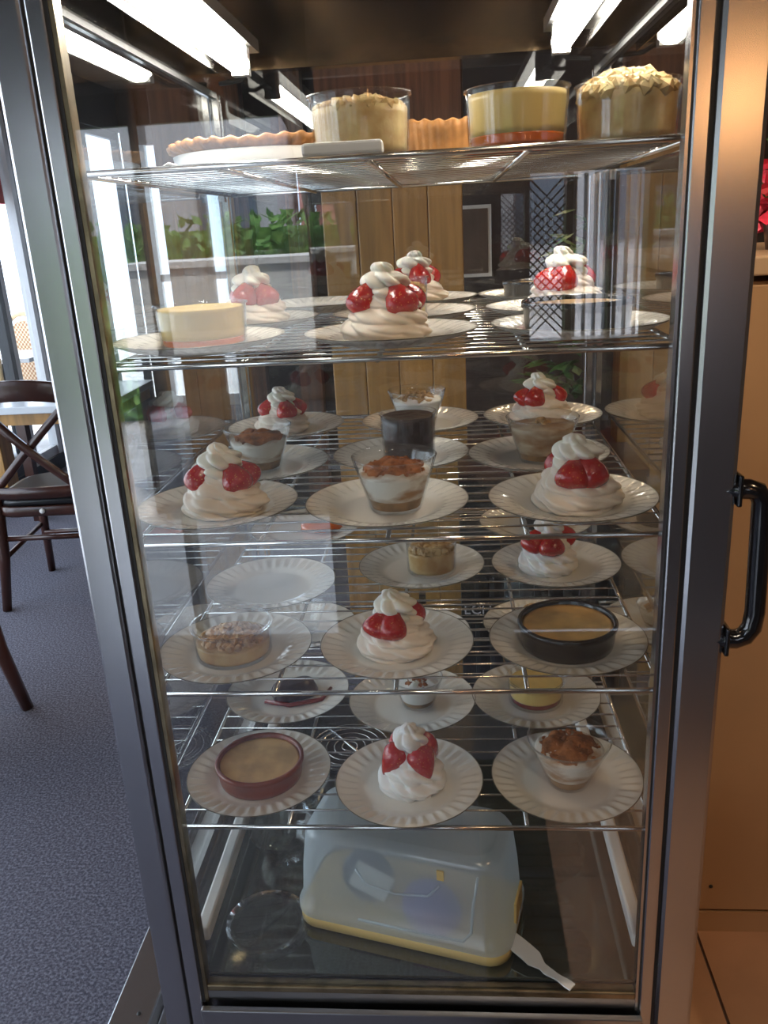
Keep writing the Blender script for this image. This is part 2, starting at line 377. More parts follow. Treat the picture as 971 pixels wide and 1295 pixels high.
MB().tube([(-.05, 0, 0), (0, 0, 1.2), (-.1, 0, 2), (-.3, 0, 2.8), (-.7, 0, 3.6)], .05, 8, rads=[.06, .05, .045, .035, .02]).build('trunk', trunk_m, tr_)
for bx in ((.4, 3.2), (-.7, 2.9), (.2, 3.6)):
    MB().tube([(-.1, 0, 2.0), (bx[0]/2-.05, 0, 2.5), (bx[0], 0, bx[1])], .02, 6, rads=[.03, .022, .01]).build('branch', trunk_m, tr_)
pb = thing('reflection_prop', 'added white counter standing on the pavement outside the door', 'prop', (-1.03, -3.6, -.02))  # added box, makes the bright patch mirrored in the front glass
MB().box(-.55, .50, -.25, .25, .90, 1.33).build('body', whiteplast, pb, bevel=.01)
MB().box(-.53, .48, -.22, .22, .04, .90).build('lower_body', frame_m, pb)  # dark lower box added to keep mirrored haze off the shelves
MB().box(-.57, .52, -.27, .27, 1.33, 1.36).build('top', whiteplast, pb)
for x in (-.5, .45):
    for y in (-.2, .2): MB().box(x-.02, x+.02, y-.02, y+.02, 0, .04).build('leg', grey_m, pb)
# terrace left
far_building('building', -14, -9, 12, 7, grey_m, 'grey building across the terrace', 3, 3)
bpy.context.view_layer.update()
aw = tag(MB().box(-3.6, -2.75, 3.8, 4.75, 2.16, 2.20).box(-2.80, -2.75, 3.8, 4.75, 1.72, 2.18).build('awning', red_m), 'red awning edge outside the left windows', 'awning')
MB().tube([(-3.5, 3.9, -.02), (-3.5, 3.9, 2.17)], .02, 8).build('post', frame_m, aw)

def rattan_chair(loc, rz, label):
    t_ = thing('rattan_chair', label, 'chair', loc, rz, 'rattan chairs on the terrace')
    hoop = [(-.21, 0, .45)]+[(.22*math.cos(PI-a), 0, .78+.22*math.sin(a)) for a in [PI*i/12 for i in range(13)]]+[(.21, 0, .45)]
    MB().tube(hoop, .018, 8).build('back_hoop', rattan_f, t_)
    g = MB(); ring = [(.19*math.cos(a), .004, .76+.19*math.sin(a)) for a in [PI*i/14 for i in range(15)]]+[(-.19, .004, .50), (.19, .004, .50)]
    g.loft([[(x, -.004, z) for x, y, z in ring], ring], smooth=False); g.build('back_weave', weave_m, t_)
    MB().lathe([(0, .43), (.22, .43), (.235, .445), (.22, .46), (0, .462)], 32, cy=.20).build('seat', weave_m, t_)
    for sx in (-1, 1):
        for y_ in (0.02, .36): MB().tube([(sx*.17, y_, .44), (sx*.20, y_*1.1, 0)], .014, 8).build('leg', rattan_f, t_)
rattan_chair((-3.10, 5.3, -.02), R(-20), 'pale rattan chair with round woven back, far side of the terrace table')
rattan_chair((-3.12, 4.42, -.02), R(200), 'woven rattan chair just outside the window, near side of the terrace table')
rattan_chair((-3.45, 4.6, -.02), R(100), 'woven rattan chair at the left end of the terrace table')
t_ = thing('terrace_table', 'pale topped terrace table between rattan chairs', 'table', (-3.12, 4.92, -.02))
MB().box(-.33, .33, -.25, .25, .72, .75).build('tabletop', pale_top, t_, bevel=.004); MB().tube([(0, 0, 0), (0, 0, .72)], .025, 10).build('pedestal', frame_m, t_); MB().lathe([(0, 0), (.2, 0), (.2, .015), (.03, .03), (0, .03)], 24).build('base', frame_m, t_)

# indoor dining chair with crossed back
def dining_chair(loc, rz, label):
    t_ = thing('dining_chair', label, 'chair', loc, rz, 'dark wooden cross-back dining chairs')
    for sx in (-1, 1):
        MB().tube([(sx*.215, -.07, 0), (sx*.205, -.02, .22), (sx*.195, 0, .46), (sx*.20, -.02, .70), (sx*.205, -.05, .92)], .02, 8, rads=[.019, .023, .024, .021, .018]).build('leg', dark_w, t_)
        MB().tube([(sx*.19, .37, 0), (sx*.18, .36, .25), (sx*.175, .35, .44)], .02, 8, rads=[.017, .02, .024]).build('leg', dark_w, t_)
        MB().tube([(sx*.19, .36, .24), (sx*.20, -.01, .22)], .011, 6).build('stretcher', dark_w, t_)
    g = MB(); rings = []
    for i in range(13):
        u = -1+2*i/12; x = u*.225; y = -.055-.045*(1-u*u); z = .90+.035*(1-u*u)
        rings.append([(x, y-.012, z-.045), (x, y+.012, z-.045), (x, y+.012, z+.035), (x, y-.012, z+.035)])
    g.loft(rings).build('top_rail', dark_w, t_, bevel=.004)
    for sx in (-1, 1):
        g = MB(); rings = []
        for i in range(9):
            u = i/8; x = sx*(-.19+.38*u); y = -.035-.03*math.sin(PI*u)+sx*.006; z = .50+.38*u
            rings.append([(x-.022, y-.008, z), (x-.022, y+.008, z), (x+.022, y+.008, z), (x+.022, y-.008, z)])
        g.loft(rings).build('cross_slat', dark_w, t_)
    g = MB(); rings = []
    for i in range(11):
        u = -1+2*i/10; x = u*.20; y = -.03-.03*(1-u*u)
        rings.append([(x, y-.01, .485), (x, y+.012, .485), (x, y+.012, .53), (x, y-.01, .53)])
    g.loft(rings).build('lower_rail', dark_w, t_)
    g = MB().loft([rrect(.42, .41, .10, .40, cy=.17), rrect(.43, .42, .10, .41, cy=.17), rrect(.43, .42, .10, .44, cy=.17), rrect(.42, .41, .10, .445, cy=.17)]); g.build('seat_frame', dark_w, t_)
    g = MB().loft([rrect(.41, .40, .10, .445, cy=.17), rrect(.425, .415, .11, .455, cy=.17), rrect(.42, .41, .11, .475, cy=.17), rrect(.36, .35, .11, .485, cy=.17)]); g.build('seat_pad', black_leather, t_)
    MB().tube([(-.18, .35, .20), (.18, .35, .20)], .011, 6).build('stretcher', dark_w, t_)
    MB().tube([(-.2, -.01, .30), (.2, -.01, .30)], .012, 6).build('stretcher', dark_w, t_)
    MB().lathe([(0, 0), (.011, 0), (.011, .004), (0, .005)], 12).build('maker_disc', whiteplast, t_, (0.0, -.042, .425), (R(90), 0, 0))
    return t_
dining_chair((-1.61, 2.28, 0), R(4), 'dark wooden cross-back chair with black seat, whole in view left of the cabinet')
dining_chair((-1.47, 1.235, 0), R(78), 'dark wooden chair of which only the nearest leg shows at the left edge')
t_ = thing('dining_table', 'small wooden dining table in front of the cross-back chair', 'table', (-1.90, 3.12, 0))
MB().box(-.40, .40, -.32, .32, .715, .75).build('tabletop', pale_top, t_, bevel=.004); MB().box(-.38, .38, -.30, .30, .66, .715).build('apron', gold_wood, t_)
for sx in (-1, 1):
    for y_ in (-.27, .27): MB().box(sx*.34-.025, sx*.34+.025, y_-.025, y_+.025, 0, .66).build('leg', dark_w, t_)
tag(MB().box(-2.57, -2.48, 3.55, 3.68, 0, ZC).build('timber_post', gold_wood, bevel=.004), 'slim light brown timber post by the left window', 'post')

# ================================================================ BEHIND THE CABINET
pt = thing('panelled_pillar', 'golden brown boarded pillar behind the display cabinet', 'pillar', (-.08, 1.6, 0))
wds = [.10, .10, .10, .098]; x = -.20
for i, w_ in enumerate(wds):
    MB().box(x, x+w_-.0015, 0, .10, 0, 1.62).build('panel', gold_wood, pt, bevel=.003); x += w_
for i in range(9):
    MB().tube([(-.10+i*.036, .03, 1.64), (-.10+i*.036, .03, ZC-.005)], .016, 8).build('ribbed_batten', copper_wood, pt)
MB().box(-.20, .198, .012, .10, 1.62, ZC-.002).build('upper_board', copper_wood, pt)
tag(MB().box(-1.06, -.90, 2.58, 2.70, 0, ZC).build('timber_post', copper_wood, bevel=.004), 'wide dark brown timber post seen through the left glass', 'post')
struct('wall_partition', MB().box(-.90, 2.4, 3.0, 3.08, 0, ZC), dark_wall)
struct('trim_1', MB().box(-.86, -.78, 2.92, 3.0, 0, ZC).box(-.62, -.52, 2.92, 3.0, 0, ZC), copper_wood)
pf = thing('framed_picture', 'small framed pale picture on the dark wall behind the cabinet', 'picture', (.19, 2.99, 1.37))
MB().box(-.075, .075, -.02, 0, -.15, .15).build('frame', whiteplast, pf); MB().box(-.06, .06, -.024, -.02, -.135, .135).build('print', brown_wall, pf)
lp = thing('pendant_lamp', 'gold pendant lamp shade hanging behind the pillar top', 'lamp', (-.05, 1.35, 2.0))
MB().lathe([(.03, .10), (.12, .07), (.19, 0), (.185, -.002), (.115, .06), (.03, .09)], 36).build('shade', gold_m, lp); MB().tube([(0, 0, .09), (0, 0, .61)], .004, 6).build('cord', gasket, lp)
MB().lathe([(0, -.03), (.025, -.02), (.03, 0), (.02, .03), (0, .05)], 16).build('bulb', lamp_m, lp, (0, 0, .03))
# dark low chiller with slatted grille and lettering
ch = thing('bottle_chiller', 'low black slatted chiller with pale lettering behind the cabinet', 'chiller', (.62, 1.30, 0))
MB().box(-.535, .60, .03, .45, 0, .78).build('body', gasket, ch)
slm = MB().box(-.006, .006, 0, .02, 0, .42).mesh('slat', frame_m)
for i in range(26): link('slat', slm, ch, (-.49+i*.042, .008, .06))
MB().box(-.535, .60, 0, .46, .78, .80).build('top', dark_w, ch)
cu = bpy.data.curves.new('lettering', 'FONT'); cu.body = 'ECHun'; cu.size = .042; cu.extrude = .001; cu.materials.append(text_m)
tmp = bpy.data.objects.new('tmp', cu); C.objects.link(tmp); bpy.context.view_layer.update()
lme = bpy.data.meshes.new_from_object(tmp.evaluated_get(bpy.context.evaluated_depsgraph_get())); bpy.data.objects.remove(tmp); bpy.data.curves.remove(cu)
lo = bpy.data.objects.new('lettering', lme); C.objects.link(lo); lo.parent = ch; lo.location = (-.530, -.0065, .385)
MB().box(-.535, .60, -.005, .008, .35, .43).build('name_board', gasket, ch); lo.rotation_euler = (R(90), 0, 0)
# potted plant on chiller
def plant(loc, n, m_, rad, h, seed, label, name='potted_plant', cat='plant', petals=False):
    t_ = thing(name, label, cat, loc); rn = random.Random(seed)
    MB().lathe([(0, 0), (.05, 0), (.065, .09), (.06, .09), (.05, .08), (0, .08)], 24).build('pot', terra, t_)
    g = MB()
    for i in range(n):
        a = rn.uniform(0, 2*PI); e = rn.uniform(-.2, 1.2); L = rn.uniform(.5, 1)
        c = Vector((math.cos(a)*math.cos(e)*rad*L, math.sin(a)*math.cos(e)*rad*L, .10+h*(.2+.8*max(0, math.sin(e))*L)))
        d = Vector((math.cos(a), math.sin(a), rn.uniform(-.5, .6))).normalized()*.035; s2 = d.cross(Vector((0, 0, 1))).normalized()*.016; up_ = Vector((0, 0, .006))
        g.add([c-d, c+s2, c+d, c-s2, c+up_], [(0, 1, 4), (1, 2, 4), (2, 3, 4), (3, 0, 4)])
    g.build('foliage', leaf_m if not petals else m_, t_)['kind'] = 'stuff'
    if petals:
        g = MB(); g.tube([(0, 0, .08), (0, 0, h)], .006, 6); g.build('stem', leaf_m, t_)
    return t_
plant((.45, 1.42, .80), 260, leaf_m, .20, .62, 4, 'leafy green plant in a pot on the black chiller')
# tan cabinet right of the display
tc_ = thing('tan_cabinet', 'tan laminate cabinet standing right of the display cabinet', 'cabinet', (.98, .535, 0))
MB().box(-.50, .55, .012, .55, .055, 1.335).build('body', tan_m, tc_, bevel=.003)
MB().box(-.50, .55, .0, .55, .0, .05).build('plinth', tan_m, tc_)
MB().box(-.50, .55, .0, .012, .058, 1.33).build('front_panel', tan_m, tc_, bevel=.002)
MB().box(-.51, .56, -.01, .56, 1.345, 1.375).build('top', tan_edge, tc_, bevel=.003)
MB().lathe([(0, 0), (.004, 0), (.004, .002), (0, .003)], 12).build('screw', gasket, tc_, (-.355, -.011, 1.36), (R(90), 0, 0))
MB().lathe([(0, 0), (.004, 0), (.004, .002), (0, .003)], 12).build('screw', gasket, tc_, (-.40, -.001, .12), (R(90), 0, 0))
# red flowers
fl = thing('flower_arrangement', 'red artificial flowers in a pot on the tan cabinet', 'flowers', (.70, .74, 1.375))
MB().lathe([(0, 0), (.05, 0), (.06, .06), (.055, .06), (0, .05)], 24).build('pot', dark_w, fl)
rn = random.Random(8)
stm = MB().tube([(0, 0, .05), (0, 0, .14)], .02, 6); stm.build('stem', leaf_m, fl)
for i in range(34):
    c = Vector((rn.uniform(-.12, .12), rn.uniform(-.1, .08), rn.uniform(.03, .21))); g = MB()
    ax = Vector((rn.uniform(-.6, .2), -1, rn.uniform(-.2, .6))).normalized(); u = ax.cross(Vector((0, 0, 1))).normalized(); w = ax.cross(u)
    for k in range(6):
        a = 2*PI*k/6+rn.random(); d = u*math.cos(a)+w*math.sin(a); s2 = ax.cross(d)*.011
        g.add([c, c+d*.016+s2+ax*.006, c+d*.030+ax*.002, c+d*.016-s2+ax*.006], [(0, 1, 2, 3)])
    g.build('blossom', petal if i % 6 else leaf_m, fl)
plant((1.02, .92, 1.375), 200, leaf_m, .17, .42, 12, 'dark green plant behind the red flowers on the tan cabinet', 'leafy_plant')

# ================================================================ DISPLAY CABINET
ZF, GT = .4376, 1.69
case = thing('display_cabinet', 'tall stainless steel glass-fronted refrigerated dessert cabinet', 'cabinet', (0, 0, 0))
def cp(name, mb, m_, par=case, bevel=0, **k): return mb.build(name, m_, par, bevel=bevel, **k)
door = bpy.data.objects.new('door', None); C.objects.link(door); door.parent = case
cp('post', MB().box(-.371, -.334, -.012, .01, .02, 1.90), steel, door, .004); cp('post', MB().box(-.331, -.312, -.010, .01, .02, 1.90), steel, door, .002)
cp('post', MB().box(.326, .377, -.012, .01, .02, 1.90), steel, door, .006); cp('post', MB().box(.3062, .323, -.010, .01, .02, 1.90), steel, door, .002)
cp('groove_strip', MB().box(-.334, -.331, -.006, .01, .02, 1.9), gasket, door); cp('groove_strip', MB().box(.323, .326, -.006, .01, .02, 1.9), gasket, door)
cp('gasket', MB().box(-.312, -.308, -.008, .012, ZF-.036, 1.9), gasket, door); cp('gasket', MB().box(.3045, .3062, -.008, .012, ZF-.036, 1.9), gasket, door)
cp('glass_bead', MB().box(-.308, -.303, -.007, .012, ZF-.036, 1.9), brass, door); cp('glass_bead', MB().box(.301, .3045, -.007, .012, ZF-.036, 1.9), steel, door)
cp('top_rail', MB().box(-.331, .326, -.012, .01, 1.82, 1.90), steel_h, door, .003)
cp('front_pane', MB().box(-.304, .302, -.004, .000, ZF-.005, 1.82), glass_front, door)
cp('bottom_bead', MB().box(-.303, .301, -.007, .010, ZF-.016, ZF-.005), brass, door, .002)
cp('bottom_strip', MB().box(-.303, .301, -.005, .010, ZF-.034, ZF-.017), steel_h, door)
bpn = cp('lower_panel', MB().box(-.312, .309, -.022, -.0125, .06, ZF-.036), steel_h, door, .002)
for x0, x1 in ((-.275, -.06), (-.02, .20)):
    cp('vent_slot', MB().box(x0, x1, -.0228, -.0215, .352, .357), gasket, bpn); cp('vent_lip', MB().box(x0, x1, -.0235, -.022, .349, .351), steel_h, bpn)
hd = bpy.data.objects.new('handle', None); C.objects.link(hd); hd.parent = door
hp = [(.362, .0, 1.158), (.392, -.004, 1.158), (.401, -.004, 1.155), (.407, -.004, 1.145), (.408, -.004, 1.12), (.411, -.004, 1.01), (.409, -.004, .990), (.402, -.004, .979), (.392, -.004, .975), (.366, .0, .975)]
hd2 = MB().tube(hp, .0115, 12); hd2.build('grip', blackpl, hd)
for z in (1.158, .975): MB().box(.3775, .383, -.015, .011, z-.018, z+.018).build('handle_mount', blackpl, hd, bevel=.002)
# body
cp('base', MB().box(-.36, .366, .012, .78, .06, ZF-.006), steel_h, case)
cp('floor_tray', MB().box(-.345, .345, .012, .76, ZF-.006, ZF), dark_floor, case)
cp('left_pane', MB().box(-.344, -.340, .02, .74, ZF, GT), glass_side, case); cp('right_pane', MB().box(.340, .344, .02, .74, ZF, GT), glass_side, case)
cp('back_pane', MB().box(-.335, .335, .735, .739, ZF, 1.725), glass_side, case)
for sx in (-1, 1):
    cp('corner_post', MB().box(sx*.342-.012, sx*.342+.012, .742, .766, ZF, GT), steel, case, .002)
    cp('shelf_upright', MB().box(sx*.331-.005, sx*.331+.005, .70, .712, ZF, GT), chrome, case)
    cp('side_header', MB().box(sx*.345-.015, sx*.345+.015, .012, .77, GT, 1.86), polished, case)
    cp('pane_edge', MB().box(sx*.336-.003, sx*.336+.003, .012, .74, GT-.008, GT), gasket, case)
    r_ = cp('floor_runner', MB().box(sx*.312-.010, sx*.312+.010, .03, .70, .475, .500), whiteplast, case, .004)
    for y_ in (.06, .66): cp('bracket', MB().box(sx*.326-.006, sx*.326+.006, y_-.01, y_+.01, ZF, .49), steel, r_)
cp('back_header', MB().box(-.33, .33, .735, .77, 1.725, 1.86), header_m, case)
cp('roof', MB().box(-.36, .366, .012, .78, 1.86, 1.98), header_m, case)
cp('mullion', MB().box(-.010, .004, .742, .756, ZF, .70), gasket, case)
# kick plinth
kp = thing('kick_plinth', 'low stainless steel channel on the floor left of the cabinet', 'plinth', (0, 0, 0))
MB().box(-.538, -.466, .02, .80, .0, .2).build('outer_channel', steel, kp, bevel=.003); MB().box(-.466, -.375, .02, .80, 0, .165).build('inner_channel', steel_h, kp, bevel=.003)
for y_ in (.14, .62): MB().lathe([(0, 0), (.004, 0), (.003, .002), (0, .003)], 12).build('screw', gasket, kp, (-.49, y_, .2))
# light tubes
for sx, lb in ((-1, 'left'), (1, 'right')):
    tl_ = thing('light_tube', 'lit fluorescent tube along the top %s of the cabinet' % lb, 'lamp', (sx*.258, 0, 1.712))
    MB().tube([(0, .03, 0), (0, .60, 0)], .016, 16).build('tube', tube_m, tl_)
    for y_ in (.045, .605): MB().box(-.014, .014, y_-.01, y_+.01, -.016, .026).build('socket', whiteplast, tl_)
    MB().box(-.022, .022, .03, .66, .026, .045).build('housing', steel_h, tl_)
    MB().tube([(0, .615, 0), (0, .66, .0), (sx*.02, .68, -.01), (sx*.06, .70, -.01)], .004, 6).build('wire', gasket, tl_)
    MB().box(sx*.035-.001, sx*.035+.001, .03, .66, -.012, .045).build('added_mirror_strip', polished, tl_)  # mirror strip added for extra bright lines beside the tube
# evaporator fan guard
fg = bpy.data.objects.new('fan_guard', None); C.objects.link(fg); fg.parent = case; fg.location = (-.155, .55, ZF+.008)
MB().lathe([(0, -.006), (.075, -.006), (.078, 0), (.07, .001), (0, -.003)], 36).build('housing', gasket, fg)
for k in range(5): MB().tube([(.018*(k+1)*.8*math.cos(a)*1.1, .018*(k+1)*.8*math.sin(a)*1.1, .006) for a in [2*PI*i/32 for i in range(32)]], .0013, 5, closed=True).build('guard_ring', chrome, fg)
for a in (R(130),): MB().tube([(-.085*math.cos(a), -.085*math.sin(a), .008), (.085*math.cos(a), .085*math.sin(a), .008)], .003, 6).build('guard_bar', chrome, fg)

# shelves
ZS = {1: 1.5226, 2: 1.318, 3: 1.1045, 4: .900, 5: .694}
ORD = {1: 'top', 2: 'second', 3: 'third', 4: 'fourth', 5: 'bottom'}
front_me = MB().tube([(-.318, .016, 0), (.318, .016, 0)], .0034, 8).mesh('front_rail', chrome)
wire_me = MB().tube([(-.316, 0, 0), (.316, 0, 0)], .0015, 6).mesh('wire', chrome)
side_me = MB().tube([(0, .014, 0), (0, .71, 0)], .0032, 8).mesh('side_rail', chrome)
bar_me = MB().tube([(0, .016, 0), (0, .71, 0)], .0030, 8).mesh('support_bar', chrome)
hook_me = MB().box(-.0055, .0055, -.008, .008, -.012, .004).mesh('shelf_clip', steel)
for s in ZS:
    sh = thing('wire_shelf', '%s chrome wire shelf of the display cabinet' % {1: 'topmost', 2: 'second from top', 3: 'third from top', 4: 'fourth from top', 5: 'lowest'}[s], 'shelf', (0, 0, ZS[s]), 0, 'wire shelves')
    link('front_rail', front_me, sh, (0, 0, -.004)); link('rear_rail', front_me, sh, (0, .692, -.004))
    for sx in (-1, 1):
        link('side_rail', side_me, sh, (sx*.318, 0, -.004))
        for y_ in (.05, .66): link('shelf_clip', hook_me, sh, (sx*.3255, y_, -.004))
    for x in (-.165, -.01, .155): link('support_bar', bar_me, sh, (x, 0, -.0058))
    for i in range(20): link('wire', wire_me, sh, (0, .048+i*.0335, -.0016))

# ---------------------------------------------------------------- plate
def flute(r_, z, a, i):
    if r_ > .074 and r_ < .1025:
        k = math.sin(PI*(r_-.074)/(.1025-.074)); return r_, z+.0024*k*math.cos(a*36+r_*60)
    return r_, z
pl_prof = [(0, .004), (.058, .004), (.062, .0042), (.066, .0055), (.071, .0072), (.074, .0085), (.080, .0100), (.086, .0114), (.092, .0128), (.098, .0142), (.1025, .0152), (.104, .0158), (.1042, .0148), (.1025, .0134), (.085, .0085), (.072, .0050), (.064, .0015), (.060, 0), (0, 0)]
plate_me = MB().lathe(pl_prof, 144, flute).mesh('plate', china)
edge_me = MB().tube([(.1041*math.cos(a), .1041*math.sin(a), .0153) for a in [2*PI*i/96 for i in range(96)]], .0007, 5, closed=True).mesh('rim_line', rim_m)
PZ = .004
def plate(s, x, y, what, rz=0):
    o = link('plate', plate_me, None, (x, y, ZS[s]+.0002), (0, 0, rz))
    tag(o, what, 'plate', 'fluted plates on the wire shelves'); e = link('rim_line', edge_me, o)
    return o

# ---------------------------------------------------------------- desserts
def meringue_mesh(seed, m_, rb=.052, h=.058, tw=2.3, nr=8):
    g = MB(); rows = 44; rn = random.Random(seed); off = Vector((seed*3.1, seed*1.7, 0)); prof = []
    for i in range(rows+1):
        t2 = i/rows
        rad = rb*(.86+.16*math.sin(min(1, t2/.22)*PI/2))*(1-t2**1.9*.60)
        prof.append((rad if i < rows else .0, h*t2))
    prof = [(0, 0), (rb*.8, 0)]+prof[0:rows]+[(rb*.2, h*1.005), (0, h*1.01)]
    def fn(r_, z, a, i):
        t2 = z/h; nz = noise.noise(Vector((math.cos(a)*1.5, math.sin(a)*1.5, t2*2))+off)
        coil = abs(math.sin(PI*(t2*3.4+tw*.0+a/(2*PI))+.5*nz)); rid = abs(math.sin(a*nr/2+t2*7+1.6*nz))
        r2 = abs(math.sin(a*5+t2*15+2.2*nz)); k = 1+.15*(coil**.5-.7)+.09*(rid**.5-.7)+.11*(r2**.5-.7)+.12*nz
        return r_*k, z+.003*nz
    g.lathe(prof, 110, fn); return g.mesh('meringue', m_)
def dollop_mesh(seed, m_, rb=.021, h=.030):
    g = MB(); rows = 26; prof = [(0, 0)]; off = seed*2.3
    for i in range(rows+1):
        t2 = i/rows; c1 = math.sqrt(max(0, 1-((t2-.28)/.42)**2)) if t2 < .70 else 0; c2 = .46*math.sqrt(max(0, 1-((t2-.72)/.28)**2))
        prof.append((rb*max(c1, c2, .02) if i < rows else 0, h*t2))
    def fn(r_, z, a, i):
        t2 = z/h; nz = noise.noise(Vector((math.cos(a)*1.4, math.sin(a)*1.4, t2*2+seed*3)))
        rid = abs(math.sin(a*3+t2*4.2+off+nz)); return r_*(1+.42*(rid**.6-.65)+.15*nz), z+.002*nz
    g.lathe(prof, 60, fn)
    g.v = [(x+.006*(z/h)**2*math.cos(off), y+.006*(z/h)**2*math.sin(off), z) for x, y, z in g.v]
    return g.mesh('cream_swirl', m_)
def berry_mesh(L=.042, w=.017):
    g = MB(); n_ = 16; prof = [(0, 0)]
    for i in range(1, n_):
        t2 = i/n_; prof.append((w*(math.sin(PI*t2**.56))**.75*1.02, L*t2))
    prof.append((0, L)); g.lathe(prof, 24)
    g.v = [(x, y*(.62 if y > 0 else .95), z) for x, y, z in g.v]   # cut half: flatter inner side
    return g.mesh('strawberry', berry_m)
berries = [berry_mesh(.047, .0205), berry_mesh(.042, .021), berry_mesh(.050, .0195)]
mer = [meringue_mesh(i, meringue_m, .053, .056, nr=[4, 6, 4][i]) for i in range(3)]
mer_w = meringue_mesh(9, white_cream, .047, .062, 1.6, 10)
dol = [dollop_mesh(i, cream_m, .027, .031) for i in range(3)]; dol_w = dollop_mesh(4, white_cream, .023, .037)
def pavlova(s, x, y, label, v=0, rz=0, sc=1.0, white=False, nb=4, z=None, tips='up', spread=1.0):
    t_ = thing('strawberry_pavlova', label, 'dessert', (x, y, ZS[s]+.0003+PZ if z is None else z), rz, 'strawberry pavlovas')
    t_.scale = (sc, sc, sc)
    H = .062 if white else .056
    link('meringue', mer_w if white else mer[v % 3], t_)
    for k in range(nb):
        a = 2*PI*k/nb+.4*math.sin(k*3+v); rad = .030*spread
        o = link('strawberry', berries[(k+v) % 3], t_)
        out = Vector((math.cos(a), math.sin(a), 0))
        if tips == 'up': # broad end low and out, tip leaning to the middle
            base = out*(rad+.010)+Vector((0, 0, H-.026)); top = out*.010+Vector((0, 0, H+.016))
        else:
            top = out*(rad+.017)+Vector((0, 0, H-.032)); base = out*.012+Vector((0, 0, H+.004))
        d = (top-base).normalized(); q = d.to_track_quat('Z', 'Y')
        yax = q @ Vector((0, 1, 0)); 
        # roll so the rounded face (-y) looks outwards
        inw = (-out)-d*(-out).dot(d); inw.normalize(); ang = yax.angle(inw); 
        if yax.cross(inw).dot(d) < 0: ang = -ang
        from mathutils import Quaternion
        q = Quaternion(d, ang) @ q
        o.rotation_mode = 'QUATERNION'; o.rotation_quaternion = q; o.location = base
    link('cream_core', dol_w if white else dol[v % 3], t_, (0, 0, H-.010), (0, 0, v))
    link('cream_swirl', dol_w if white else dol[(v+1) % 3], t_, (0, 0, H+.003), (0, 0, v+1))
    return t_

def cup_mesh(rb, rt, h, th=.0018, n=48, ribs=0, lip=0):
    pr = [(0, 0), (rb, 0), (rb+.001, .002)]
    for i in range(1, 9): t2 = i/8; pr.append((rb+(rt-rb)*t2, h*t2))
    if lip: pr += [(rt+lip, h), (rt+lip, h+.002), (rt-th, h+.002)]
    else: pr += [(rt-th*.5, h+.0008), (rt-th, h)]
    for i in range(8, 0, -1): t2 = i/8; pr.append((rb+(rt-rb)*t2-th, max(h*t2, .005)))
    pr += [(rb-th, .004), (0, .004)]
    fn = (lambda r_, z, a, i: (r_*(1+.006*math.cos(ribs*a)) if r_ > rb*.9 and z < h*.9 else r_, z)) if ribs else None
    return MB().lathe(pr, 96 if ribs else n, fn)
def fill_mesh(rb, rt, h, z0, z1, top_amp=.002, seed=0, th=.0024, dome=0):
    def rad(z): return rb+(rt-rb)*z/h-th
    pr = [(0, z0), (rad(z0), z0)]+[(rad(z0+(z1-z0)*i/6), z0+(z1-z0)*i/6) for i in range(1, 7)]
    R1 = rad(z1); pr += [(R1*k, z1+.0001+dome*(1-k*k)) for k in (.93, .8, .65, .5, .35, .2, .08)]+[(0, z1+dome)]
    N = len(pr)
    def fn(r_, z, a, i):
        if i > 7: return r_, z+top_amp*1.6*noise.noise(Vector((r_*math.cos(a)*70+seed*5, r_*math.sin(a)*70, seed)))
        return r_, z
    return MB().lathe(pr, 40, fn)
def crumbs(n, rad, z0, hgt, size, m_, name, parent, seed=0, flat=1.0):
    rn = random.Random(seed); g = MB()
    ico = [(0, 0, -1), (.72, -.53, -.45), (-.28, -.85, -.45), (-.89, 0, -.45), (-.28, .85, -.45), (.72, .53, -.45), (.28, -.85, .45), (-.72, -.53, .45), (-.72, .53, .45), (.28, .85, .45), (.89, 0, .45), (0, 0, 1)]
    fc = [(0, 1, 2), (1, 0, 5), (0, 2, 3), (0, 3, 4), (0, 4, 5), (1, 5, 10), (2, 1, 6), (3, 2, 7), (4, 3, 8), (5, 4, 9), (1, 10, 6), (2, 6, 7), (3, 7, 8), (4, 8, 9), (5, 9, 10), (6, 10, 11), (7, 6, 11), (8, 7, 11), (9, 8, 11), (10, 9, 11)]
    for i in range(n):
        r_ = rad*math.sqrt(rn.random()); a = rn.uniform(0, 2*PI); s2 = size*rn.uniform(.5, 1.2); z = z0+hgt*(1-(r_/rad)**2)*rn.uniform(.6, 1)
        mt = Matrix.Rotation(rn.uniform(0, 6), 3, Vector((rn.random(), rn.random(), 1)).normalized())
        g.add([mt @ Vector((v_[0]*s2*rn.uniform(.7, 1.3), v_[1]*s2*rn.uniform(.7, 1.3), v_[2]*s2*flat))+Vector((r_*math.cos(a), r_*math.sin(a), z)) for v_ in ico], fc)
    o = g.build(name, m_, parent); o['kind'] = 'stuff'; return o
